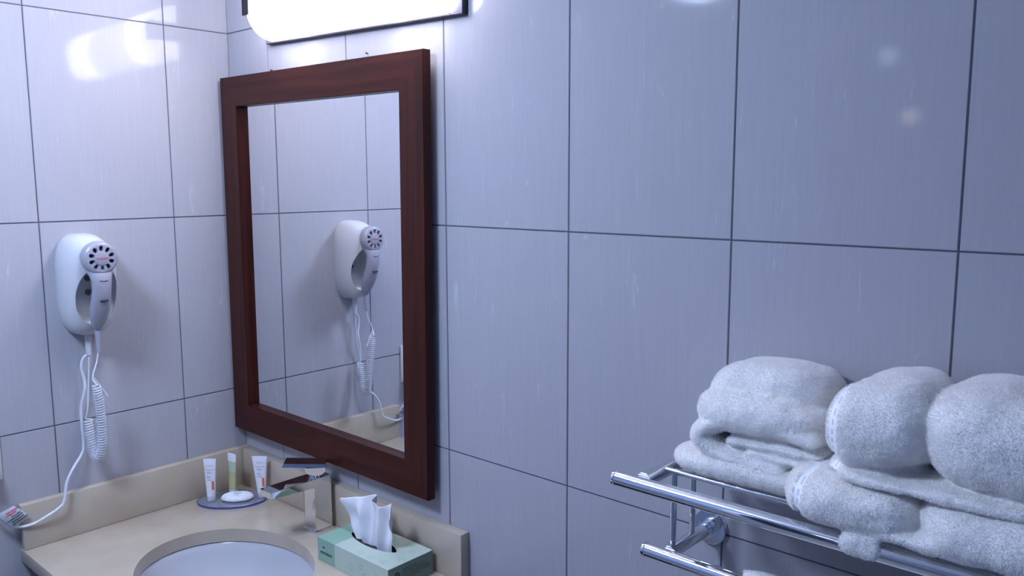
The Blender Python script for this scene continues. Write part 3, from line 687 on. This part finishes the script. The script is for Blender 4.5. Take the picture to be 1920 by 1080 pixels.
# ------------------------------------------------------------------ towels
def terry():
    m = mat('white_terry', (.95, .935, .915), .95, spec=.1); t = NT(m)
    n = t.n('ShaderNodeTexNoise'); n.inputs['Scale'].default_value = 420.; n.inputs['Detail'].default_value = 2.; t.l(t.coords((1, 1, 1)), n.inputs['Vector'])
    t.l(t.bump(n.outputs['Fac'], .6, .002), t.b.inputs['Normal'])
    t.b.inputs['Sheen Weight'].default_value = .25; t.b.inputs['Sheen Roughness'].default_value = .6
    return m
M_TERRY = terry(); M_PILE = mat('terry_loops', (.97, .955, .935), .95, spec=.05)
t_ = NT(M_PILE); tr_ = t_.n('ShaderNodeBsdfTranslucent'); tr_.inputs[0].default_value = (.97, .955, .935, 1); ms_ = t_.n('ShaderNodeMixShader'); ms_.inputs[0].default_value = .45
t_.l(t_.b.outputs[0], ms_.inputs[1]); t_.l(tr_.outputs[0], ms_.inputs[2]); t_.l(ms_.outputs[0], t_.t.nodes['Material Output'].inputs[0])
def band_mat():
    m = mat('woven_band', (.80, .82, .86), .6); t = NT(m); wv = t.n('ShaderNodeTexBrick'); wv.inputs['Scale'].default_value = 1.; wv.inputs['Brick Width'].default_value = .007; wv.inputs['Row Height'].default_value = .0105; wv.inputs['Mortar Size'].default_value = .0022
    tc = t.n('ShaderNodeTexCoord'); sp = t.n('ShaderNodeSeparateXYZ'); cb_ = t.n('ShaderNodeCombineXYZ'); t.l(tc.outputs['Object'], sp.inputs[0]); t.l(sp.outputs[0], cb_.inputs[0]); t.l(sp.outputs[2], cb_.inputs[1]); t.l(cb_.outputs[0], wv.inputs['Vector'])
    wv.inputs['Color1'].default_value = (.60, .63, .70, 1); wv.inputs['Color2'].default_value = (.64, .67, .74, 1); wv.inputs['Mortar'].default_value = (.92, .92, .93, 1); wv.offset = 0
    t.l(wv.outputs['Color'], t.b.inputs['Base Color']); return m
M_BAND = band_mat()
def superq(c, r, e1=2.5, e2=2.5, rot=None, nu=40, nv=24):
    V = []; rings = []
    for j in range(nv+1):
        ph = -PI/2+PI*j/nv; cs, sn = math.cos(ph), math.sin(ph); k = math.copysign(abs(cs)**(2/e1), cs); z = math.copysign(abs(sn)**(2/e1), sn)
        rings.append([Vector((r[0]*x*k, r[1]*y*k, r[2]*z)) for x, y in sup(nu, 1, 1, e2)])
    Mx = Matrix.Rotation(0, 3, 'X')
    if rot:
        for ax, an in rot: Mx = Matrix.Rotation(math.radians(an), 3, ax) @ Mx
    rings = [[Mx @ p+Vector(c) for p in rg] for rg in rings]
    return loft(rings, True, True)
def ribbon(prof, y0, y1, th, n=10):
    """a thick sheet: an x-z centre line swept along y, soft-edged"""
    P = spline([(x, 0, z) for x, z in prof], 8); V = []; F = []
    ny = 14
    for j in range(ny+1):
        s = j/ny; k = (1-abs(2*s-1)**4)**.25; k = max(k, .15)
        for i, p in enumerate(P):
            T = (P[min(i+1, len(P)-1)]-P[max(i-1, 0)]).normalized(); N_ = Vector((T.z, 0, -T.x)); e = min(1, .35+min(i, len(P)-1-i)*.33)
            V += [Vector((p.x, y0+(y1-y0)*s, p.z))+N_*(th*k*e), Vector((p.x, y0+(y1-y0)*s, p.z))-N_*(th*k*e)]
    n2 = len(P)*2
    for j in range(ny):
        for i in range(len(P)-1):
            for q in (0, 1): a = j*n2+2*i+q; F.append((a, a+2, a+2+n2, a+n2) if q == 0 else (a+n2, a+2+n2, a+2, a))
        a = j*n2; F.append((a+1, a, a+n2, a+n2+1)); a = j*n2+n2-2; F.append((a, a+1, a+n2+1, a+n2))
    for j in (0, ny):
        for i in range(len(P)-1): a = j*n2+2*i; F.append((a, a+1, a+3, a+2) if j == 0 else (a+2, a+3, a+1, a))
    return V, F
def towel(name, shapes, origin, label, pile=60000, vox=.0030, seed=1, lump=.0035, smooth=8, band=None):
    V = []; F = []
    for v_, f_ in shapes: n0 = len(V); V += v_; F += [tuple(n0+i for i in f) for f in f_]
    root = tag(empty(name, origin), label, 'towel', 'white terry towels on the rack')
    o = raw('terry_body', V, F, M_TERRY, None, 0)
    md = o.modifiers.new('r', 'REMESH'); md.mode = 'VOXEL'; md.voxel_size = vox
    m2 = o.modifiers.new('s', 'SMOOTH'); m2.iterations = smooth; m2.factor = .5
    applied(o); me = o.data
    co = np.empty(len(me.vertices)*3); me.vertices.foreach_get('co', co); co = co.reshape(-1, 3)
    no = np.empty(len(me.vertices)*3); me.vertices.foreach_get('normal', no); no = no.reshape(-1, 3)
    off = np.array([lump*mnoise.noise(Vector(p)*16+Vector((seed*7.3, 0, 0)))+lump*.45*mnoise.noise(Vector(p)*45+Vector((seed, 3, 0)))+.0007*mnoise.noise(Vector(p)*190) for p in co])
    if band is not None:   # the woven hem band lies a little lower than the pile
        bw = np.clip(1-np.abs(co[:, 0]-band[0])/band[1], 0, 1); off -= .0016*np.minimum(1, bw*4)
    co += no*off[:, None]; me.vertices.foreach_set('co', co.ravel()); me.update()
    for p in me.polygons: p.use_smooth = True
    if band is not None:
        me.materials.append(M_BAND)
        for p in me.polygons:
            if abs(p.center.x-band[0]) < band[1]: p.material_index = 1
    o.parent = root; o.location = -Vector(origin)
    # terry loops: short blades over the whole surface
    me.calc_loop_triangles(); nt = len(me.loop_triangles); ti = np.empty(nt*3, dtype=np.int32); me.loop_triangles.foreach_get('vertices', ti); ti = ti.reshape(-1, 3)
    A, B_, C_ = co[ti[:, 0]], co[ti[:, 1]], co[ti[:, 2]]; cr = np.cross(B_-A, C_-A); ar = np.linalg.norm(cr, axis=1); nn = cr/np.maximum(ar, 1e-12)[:, None]
    r = np.random.default_rng(seed); ix = r.choice(nt, pile, p=ar/ar.sum()); s, t = r.random(pile), r.random(pile); fl = s+t > 1; s[fl], t[fl] = 1-s[fl], 1-t[fl]
    P = A[ix]+(B_-A)[ix]*s[:, None]+(C_-A)[ix]*t[:, None]; N_ = nn[ix]
    if band is not None:
        keep = np.abs(P[:, 0]-band[0]) > band[1]; P, N_ = P[keep], N_[keep]
    n = len(P); d = N_+r.normal(0, .55, (n, 3)); d /= np.linalg.norm(d, axis=1)[:, None]; side = np.cross(d, r.normal(0, 1, (n, 3))); side /= np.linalg.norm(side, axis=1)[:, None]
    ln = r.uniform(.0012, .0028, n)[:, None]; wd_ = .00048
    vv = np.empty((n, 3, 3)); vv[:, 0] = P-side*wd_-N_*.0006; vv[:, 1] = P+side*wd_-N_*.0006; vv[:, 2] = P+d*ln
    pm = bpy.data.meshes.new('pile'); pm.vertices.add(n*3); pm.vertices.foreach_set('co', vv.ravel()); pm.loops.add(n*3); pm.loops.foreach_set('vertex_index', np.arange(n*3, dtype=np.int32))
    pm.polygons.add(n); pm.polygons.foreach_set('loop_start', np.arange(0, n*3, 3, dtype=np.int32)); pm.update(); pm.validate()
    po = wrap('terry_pile', pm, M_PILE, root); po['kind'] = 'stuff'
    return root, co, no
ZS = ZU+.0087   # top of the shelf bars
towel('towel', [superq((1.475, -.085, -.2900), (.108, .078, .0165), 2.6, 4), superq((1.475, -.092, -.2870), (.095, .072, .0150), 3, 5)],
      (1.475, -.085, ZS), 'flat folded white towel at the bottom of the left stack', 110000, seed=2, lump=.004)
# left stack, upper towel: folded so that its open side faces the room
C1 = [(1.575, -.230), (1.520, -.222), (1.460, -.224), (1.424, -.236), (1.416, -.252), (1.436, -.267), (1.475, -.273), (1.535, -.278)]
towel('towel', [superq((1.484, -.063, -.198), (.083, .064, .045), 2.7, 3.4, [('Y', -4)]),
                superq((1.486, -.095, -.214), (.087, .066, .030), 2.6, 3.4),
                ribbon(C1, -.158, -.010, .0125),
                ribbon([(1.578, -.249), (1.52, -.249), (1.476, -.250), (1.452, -.251)], -.150, -.010, .0085),
                ribbon([(1.582, -.264), (1.53, -.262), (1.480, -.260)], -.150, -.010, .0080)],
      (1.482, -.08, -.278), 'plump folded white towel with open layered side, on top of left stack', 160000, vox=.0026, seed=3, lump=.0045, smooth=5)
# right stack: two bath towels, both ends turned in to the middle
towel('towel', [superq((1.628, -.114, -.2775), (.080, .110, .0315), 3, 3.6), superq((1.785, -.114, -.2755), (.088, .112, .0335), 3, 3.6),
                superq((1.705, -.112, -.2935), (.152, .106, .0120), 3, 4), superq((1.648, -.213, -.3120), (.024, .011, .0150), 2.2, 2.2)],
      (1.70, -.11, ZS), 'lower white bath towel of the right stack, lying over the front rail', 230000, seed=4, lump=.0045, smooth=3, band=(1.577, .006))
towel('towel', [superq((1.648, -.106, -.1905), (.062, .098, .0520), 2.7, 3.4, [('Y', -15)]), superq((1.780, -.106, -.1865), (.093, .100, .0560), 2.8, 3.3, [('Y', 2)]),
                superq((1.715, -.106, -.2420), (.124, .100, .0090), 3, 4)],
      (1.70, -.10, -.246), 'large white bath towel with rolled-in halves, on top of right stack', 260000, seed=5, lump=.0045, smooth=3, band=(1.606, .006))
# towel hung over the lower rail
prof = [(-.1585, -.74), (-.1575, -.55), (-.1555, -.455), (-.148, -.4345), (-.134, -.4255), (-.120, -.4345), (-.1125, -.455), (-.1105, -.55), (-.1095, -.72)]
def hung():
    V, F = ribbon([(y, z) for y, z in prof], 1.476, 1.86, .0052)
    return [(Vector((p.y, p.x, p.z))) for p in V], [f[::-1] for f in F]
towel('towel', [hung()], (1.66, -.134, -.60), 'white towel hanging over the lower chrome rail, at the bottom edge', 60000, seed=6, lump=.002)

# ------------------------------------------------------------------ lift everything so that the floor is at z = 0
for o in SC.objects:
    if o.parent is None: o.location.z += ZF
